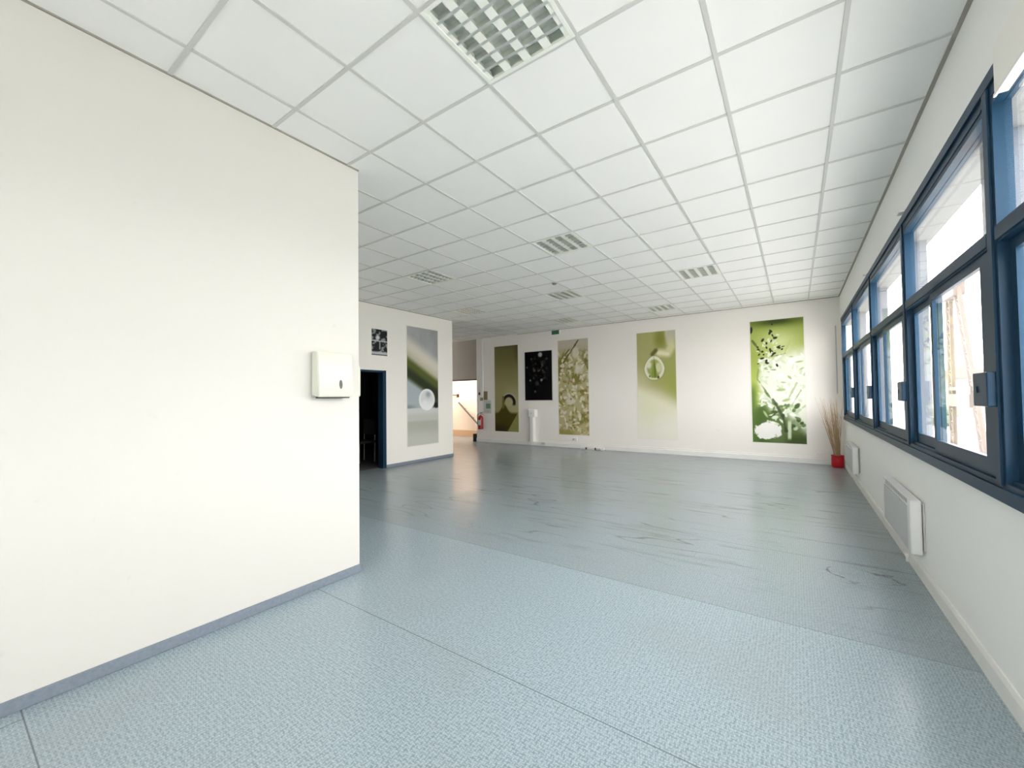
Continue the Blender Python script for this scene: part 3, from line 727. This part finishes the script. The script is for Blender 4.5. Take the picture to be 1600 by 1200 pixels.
# ------------------------------------------------------------------ pot with twigs
px_, py_ = 3.385, 9.52
p = thing('twig_pot', (px_, py_, 0), 'red pot of dry twigs in the corner by the windows', 'potted twigs')
MB().lathe((px_, py_, 0), [(0.0, 0), (.085, 0), (.10, .02), (.102, .16), (.098, .215), (.104, .225), (.104, .24), (.09, .24), (.085, .19), (.0, .19)], 28).build('pot', M['red_glaze'], p, True)
tw = MB()
for k in range(64):
    a = random.uniform(0, 2*PI); r0 = .055*math.sqrt(random.random())
    ln = random.uniform(.55, 1.22); sp = random.uniform(.02, .16)*(ln/1.1)
    b0 = Vector((px_+r0*math.cos(a), py_+r0*math.sin(a), .18))
    e = Vector((px_-.03+sp*1.5*math.cos(a)-.05*ln, py_+sp*1.2*math.sin(a)-.02, .2+ln))
    e.x = min(e.x, XR-.03); e.y = min(e.y, YB-.03)
    m1 = b0.lerp(e, .45)+Vector((random.uniform(-.015, .015), random.uniform(-.015, .015), .02))
    m1.x = min(m1.x, XR-.025); m1.y = min(m1.y, YB-.06)
    tw.tube(b0, m1, .0042, .0032, 5).tube(m1, e, .0032, .0012, 5)
    if random.random() < .6:
        q = m1.lerp(e, .4); tip = q+Vector((random.uniform(-.10, .03), random.uniform(-.06, .04), random.uniform(.1, .24))); tip.x = min(tip.x, XR-.03)
        tw.tube(q, tip, .0024, .001, 5)
tag(tw.build('twigs', M['twig'], p), kind='stuff')

# ------------------------------------------------------------------ things on and by the far wall
x0, x1 = -3.115, -2.865
s = thing('exit_sign', (-2.99, YB-.03, 3.27), 'small green emergency exit sign high on the far wall', 'sign')
MB().box(x0, x1+.02, YB-.045, YB, 3.285, 3.415, bevel=.004).build('housing', M['plastic_white'], s)
MB().box(x0, x1-.01, YB-.049, YB-.044, 3.292, 3.408).build('sign_face', M['green_sign'], s)
# white column with a round head
s = thing('column_unit', (-3.76, YB-.08, .115), 'white wall column with a boxy head below the black picture', 'column')
MB().box(-3.835, -3.745, YB-.155, YB, .115, .875, bevel=.006).build('shaft', M['plastic_white'], s)
h = MB().box(-3.90, -3.66, YB-.18, YB, .86, 1.085, bevel=.02, seg=3).build('head', M['plastic_white'], s, True)
MB().box(-3.79, -3.765, YB-.186, YB-.178, .95, 1.0).build('button', M['plastic_grey'], h)
# vertical conduit
s = thing('cable_conduit', (-5.79, YB, 1.5), 'white vertical cable conduit left of the olive mural', 'conduit')
MB().box(-5.835, -5.735, YB-.05, YB, 1.50, H, bevel=.005).build('duct', M['white_trim'], s)
s = thing('call_point', (-5.81, YB, 1.36), 'small dark red alarm call point below the conduit', 'alarm call point')
MB().box(-5.865, -5.775, YB-.04, YB+.003, 1.37, 1.46, bevel=.006).build('case', M['brown_dark'], s)
MB().box(-5.84, -5.80, YB-.044, YB-.039, 1.395, 1.435).build('button', M['plastic_grey'], s)
tag(MB().box(-5.935, -5.875, YB-.03, YB, 1.55, 1.64, bevel=.005).at(-5.905, YB, 1.55).build('light_switch', M['brown_dark']), 'small dark switch beside the foot of the white conduit', 'switch')
s = thing('notice_board', (-5.65, YB, 1.39), 'small brown notice board right of the white conduit', 'notice board')
MB().box(-5.725, -5.575, YB-.014, YB, 1.385, 1.675).build('panel', M['board'], s)
MB().box(-5.72, -5.58, YB-.018, YB-.013, 1.66, 1.67).build('edge_strip', M['tan'], s)
s = thing('evacuation_plan', (-5.56, YB, .95), 'grey framed plan with a green panel, above the fire extinguisher', 'notice')
MB().box(-5.73, -5.415, YB-.012, YB, .945, 1.375).build('sheet', M['paper'], s)
MB().box(-5.63, -5.45, YB-.015, YB-.011, 1.10, 1.265).build('plan_print', M['green_print'], s)
MB().box(-5.63, -5.45, YB-.015, YB-.011, .975, 1.05).build('text_band', M['plastic_grey'], s)
MB().box(-5.63, -5.45, YB-.015, YB-.011, 1.295, 1.345).build('text_band', M['plastic_grey'], s)
# fire extinguisher
cx, cy = -5.80, YB-.10
s = thing('fire_extinguisher', (cx, cy, .42), 'red fire extinguisher hung beside the lit passage', 'fire extinguisher')
body = MB().lathe((cx, cy, .42), [(.0, .004), (.06, 0), (.083, .012), (.085, .03), (.085, .36), (.075, .41), (.045, .445), (.03, .455), (.03, .47), (0, .47)], 28).build('cylinder', M['red'], s, True)
lab = MB()
ring = []
for k in range(9):
    a = -PI/2-.1+(k-4)*.2; ring.append((cx+.0862*math.cos(a), cy+.0862*math.sin(a)))
vs = [[lab.bm.verts.new((q[0], q[1], z)) for q in ring] for z in (.56, .73)]
for k in range(8): lab.bm.faces.new((vs[0][k], vs[0][k+1], vs[1][k+1], vs[1][k]))
lab.build('paper_label', M['paper'], body)
MB().tube((cx, cy, .885), (cx, cy, .95), .018).box(cx-.02, cx+.02, cy-.02, cy+.02, .92, .955, bevel=.004).build('valve', M['steel'], s)
MB().prism([(cx-.02, .95), (cx+.12, .985), (cx+.12, .995), (cx-.02, .968)], 1, cy-.012, cy+.012).prism([(cx-.02, .925), (cx+.11, .915), (cx+.11, .927), (cx-.02, .94)], 1, cy-.012, cy+.012).build('handle', M['charcoal'], s)
MB().path([Vector(q) for q in ((cx-.02, cy-.01, .94), (cx-.08, cy-.02, .93), (cx-.115, cy-.02, .86), (cx-.11, cy-.02, .72), (cx-.10, cy-.02, .55))], .012).build('hose', M['black'], s, True)
MB().tube((cx-.015, cy-.03, .925), (cx-.015, cy-.045, .925), .022, n=16).build('pressure_gauge', M['plastic_white'], s, True)
MB().box(cx-.03, cx+.03, cy+.082, YB+.003, .70, .80).build('wall_hook', M['steel'], s)
tag(MB().box(-6.13, -6.04, YB-.10, YB-.005, 0, .26, bevel=.004).box(-6.135, -6.035, YB-.105, YB-.002, 0, .03).at(-6.085, YB-.05, 0).build('door_stop', M['black']), 'short black door stop post at the foot of the lit passage doorway', 'door stop')
# sockets along the far skirting
s = thing('wall_socket', (-2.415, YB, .2), 'small white socket box on the far wall under the blossom mural', 'socket')
MB().box(-2.485, -2.345, YB-.05, YB, .205, .295, bevel=.006).build('case', M['plastic_white'], s)
MB().box(-2.475, -2.43, YB-.054, YB-.049, .225, .275).build('socket_face', M['plastic_grey'], s)
s = thing('junction_box', (-3.45, YB-.05, .05), 'small grey junction box on the skirting right of the white column', 'junction box')
MB().box(-3.51, -3.38, YB-.075, YB-.045, .04, .11, bevel=.004).build('case', M['plastic_grey'], s)
s = thing('power_strip', (-1.86, YB-.10, 0), 'grey white power strip on the floor under the blossom mural', 'power strip')
MB().box(-2.2, -1.52, YB-.17, YB-.07, 0, .065, bevel=.01).build('casing', M['plastic_white'], s)
for x in (-2.02, -1.75):
    MB().box(x-.02, x+.02, YB-.185, YB-.165, .0, .062, bevel=.004).build('plug', M['charcoal'], s)
MB().box(-1.70, -1.60, YB-.178, YB-.165, .004, .05, bevel=.004).build('plug', M['plastic_grey'], s)
s = thing('corner_socket', (3.13, YB, .19), 'small white socket box on the far wall left of the twig pot', 'socket')
MB().box(3.07, 3.16, YB-.06, YB, .175, .235, bevel=.006).build('case', M['plastic_white'], s)
MB().box(3.16, 3.49, YB-.018, YB, .205, .225).build('cable_cover', M['white_trim'], s)
tag(MB().box(3.425, 3.445, YB-.02, YB+.003, 1.45, 2.84, bevel=.002).at(3.435, YB, 1.45).build('corner_conduit', M['plastic_grey']), 'thin grey conduit on the far wall in the window corner', 'conduit')

# ------------------------------------------------------------------ passage
s = thing('handrail', (-7.3, 10.93, .3), 'grey stair handrail sloping down inside the lit passage', 'handrail')
MB().path([Vector((-7.82, 10.91, 1.29)), Vector((-7.72, 10.90, 1.215)), Vector((-6.5, 10.90, .17)), Vector((-6.45, 10.90, .10))], .032, 10).build('rail', M['rail'], s, True)
for t in (.12, .45, .8):
    q = Vector((-7.72, 10.90, 1.2)).lerp(Vector((-6.5, 10.90, .17)), t)
    MB().tube(q, q+Vector((0, .10, -.03)), .01, n=8).tube(q+Vector((0, .092, -.03)), q+Vector((0, .10, -.03)), .03, n=12).build('bracket', M['rail'], s)
s = thing('coat_hook', (-7.93, 11, 1.5), 'small dark wall hook in the lit passage', 'hook')
MB().box(-7.99, -7.87, 10.985, 11, 1.49, 1.62, bevel=.004).build('plate', M['brown_dark'], s)
MB().tube((-8.2, 10.95, 1.585), (-7.93, 10.95, 1.57), .018).tube((-7.93, 10.95, 1.57), (-7.93, 10.99, 1.57), .016).build('arm', M['brown_dark'], s)

# ------------------------------------------------------------------ chair in the dark room
cx, cy = -5.55, 5.02
s = thing('office_chair', (cx, cy, .004), 'dim chair standing in the dark room beyond the doorway', 'chair')
MB().box(cx-.23, cx+.23, cy-.23, cy+.23, .44, .50, bevel=.02).build('seat', M['chair'], s)
MB().box(cx-.22, cx+.22, cy+.20, cy+.245, .62, .98, bevel=.02).build('backrest', M['chair'], s)
for a in (-1, 1):
    MB().tube((cx+a*.2, cy-.2, .004), (cx+a*.2, cy-.2, .44), .014).build('leg', M['chair_leg'], s)
    MB().tube((cx+a*.2, cy+.21, .004), (cx+a*.2, cy+.225, .95), .014).build('leg', M['chair_leg'], s)

# ------------------------------------------------------------------ outside
struct(box(XO+.01, 80, -60, 90, -.35, -.15).box(-40, XO+.01, -60, YR-.16, -.35, -.15), 'pavement', M['pavement'], 'pale concrete yard outside the windows', 'yard')
tx, ty = 6.5, 16.0
s = thing('timber_tower', (tx, ty, -.15), 'brown timber A-frame tower seen through the first full window', 'tower')
def ladder(a, b, wdt, name):
    a, b = Vector(a), Vector(b); mb = MB(); o = Vector((0, wdt, 0))
    mb.tube(a-o, b-o, .05, n=6).tube(a+o, b+o, .05, n=6)
    n = 12
    for k in range(n):
        p0 = a.lerp(b, k/n); p1 = a.lerp(b, (k+1)/n)
        mb.tube(p0-o, p1+o, .03, n=5).tube(p0-o, p0+o, .03, n=5)
    return mb.build(name, M['timber'], s)
ladder((tx, ty+.5, -.15), (tx, ty+.45, 4.3), .16, 'post')
ladder((tx, ty-1.9, -.15), (tx, ty-.25, 4.4), .14, 'raking_post')
MB().box(tx-.12, tx+.12, ty-.45, ty+.7, 4.15, 4.55).build('head_beam', M['timber'], s)
MB().box(tx-.1, tx+.1, ty-1.35, ty+.55, 1.05, 1.40).box(tx-.06, tx+.06, ty-1.3, ty+.5, 1.5, 1.6).build('cross_beam', M['timber'], s)
def house(x, y, w, l, h, lab):
    s = thing('house', (x, y, -.15), lab, 'house', 'houses across the yard')
    MB().box(x-w/2, x+w/2, y-l/2, y+l/2, -.15, h).build('wall', M['render'], s)
    MB().prism([(x-w/2-.3, h), (x+w/2+.3, h), (x, h+.9)], 1, y-l/2-.3, y+l/2+.3).build('roof', M['roof'], s)
house(13, 47, 5, 7, 2.5, 'white house with a red tiled roof seen through the first full window')
house(40, 22, 8, 12, 2.6, 'white house with a red tiled roof straight across the yard')
for k, (x, y, r, lb) in enumerate(((8.2, 27, .9, 'round green bush seen low through the first full window'), (9.5, 36, 1.2, 'larger green bush nearer the far house'), (15, 20, 1.1, 'green bush behind the timber tower'))):
    mb = MB(); R = random.Random(k)
    for q in range(14):
        a = R.uniform(0, 2*PI); rr = R.uniform(0, r*.6)
        bmesh.ops.create_icosphere(mb.bm, subdivisions=2, radius=R.uniform(.3, .5)*r, matrix=Matrix.Translation((x+rr*math.cos(a), y+rr*math.sin(a), -.1+R.uniform(.1, .9)*r)))
    for v in mb.bm.verts: v.co += Vector((R.uniform(-.06, .06), R.uniform(-.06, .06), R.uniform(-.06, .06)))
    tag(mb.at(x, y, -.15).build('bush', M['leaf']), lb, 'bush', 'bushes outside')

# ------------------------------------------------------------------ light
world = bpy.data.worlds.new('overcast_sky'); scene.world = world; world.use_nodes = True
nt = world.node_tree
bg = nt.nodes['Background']; bg.inputs[0].default_value = (1.0, .975, .95, 1); bg.inputs[1].default_value = SKY if 'SKY' in globals() else 4.0
for k in range(-1, 4):
    l = bpy.data.lights.new('window_daylight_portal', 'AREA'); l.shape = 'RECTANGLE'; l.size = MP-.05; l.size_y = WZ1-WZ0
    l.cycles.is_portal = True
    o = bpy.data.objects.new('window_daylight_portal', l); col.objects.link(o)
    o.location = (XO+.02, M0+(k+.5)*MP, (WZ0+WZ1)/2); o.rotation_euler = (PI/2, 0, PI/2)
l = bpy.data.lights.new('window_daylight_portal', 'AREA'); l.shape = 'RECTANGLE'; l.size = RX1-RX0; l.size_y = RZ1-RZ0  # portal for the added window behind the camera
l.cycles.is_portal = True
o = bpy.data.objects.new('window_daylight_portal', l); col.objects.link(o)
o.location = ((RX0+RX1)/2, YR-.17, (RZ0+RZ1)/2); o.rotation_euler = (PI/2, 0, PI)
l = bpy.data.lights.new('added_passage_lamp', 'AREA'); l.shape = 'RECTANGLE'; l.size = 4.0; l.size_y = .4; l.energy = 22; l.color = (1, .90, .80)  # lamp added out of view to brighten the passage
o = bpy.data.objects.new('added_passage_lamp', l); col.objects.link(o); o.location = (-6.9, 10.4, 2.72)

# ------------------------------------------------------------------ camera
f, yaw, pitch, roll = 639.4658, .6116, .0233, -.0123
cyw, syw, cp, sp = math.cos(yaw), math.sin(yaw), math.cos(pitch), math.sin(pitch)
fwd = Vector((-syw*cp, cyw*cp, sp)); right = Vector((cyw, syw, 0)); up = right.cross(fwd)
c, s_ = math.cos(roll), math.sin(roll)
r2 = c*right+s_*up; u2 = -s_*right+c*up
cam = bpy.data.cameras.new('camera'); co = bpy.data.objects.new('camera', cam); col.objects.link(co)
co.matrix_world = Matrix(((r2.x, u2.x, -fwd.x, 2.7344), (r2.y, u2.y, -fwd.y, -.8246), (r2.z, u2.z, -fwd.z, 1.4538), (0, 0, 0, 1)))
cam.sensor_fit = 'HORIZONTAL'; cam.sensor_width = 36; cam.lens = f/1600*36
cam.shift_x = 5.8951/1600; cam.shift_y = 6.3746/1600
cam.clip_start = .05; cam.clip_end = 300
scene.camera = co
vs = scene.view_settings
vs.view_transform = 'Standard'; vs.look = 'None'; vs.gamma = 1; vs.use_curve_mapping = False
vs.exposure = 1.95
scene.cycles.max_bounces = 16; scene.cycles.diffuse_bounces = 12; scene.cycles.transparent_max_bounces = 16
scene.cycles.sample_clamp_indirect = 8
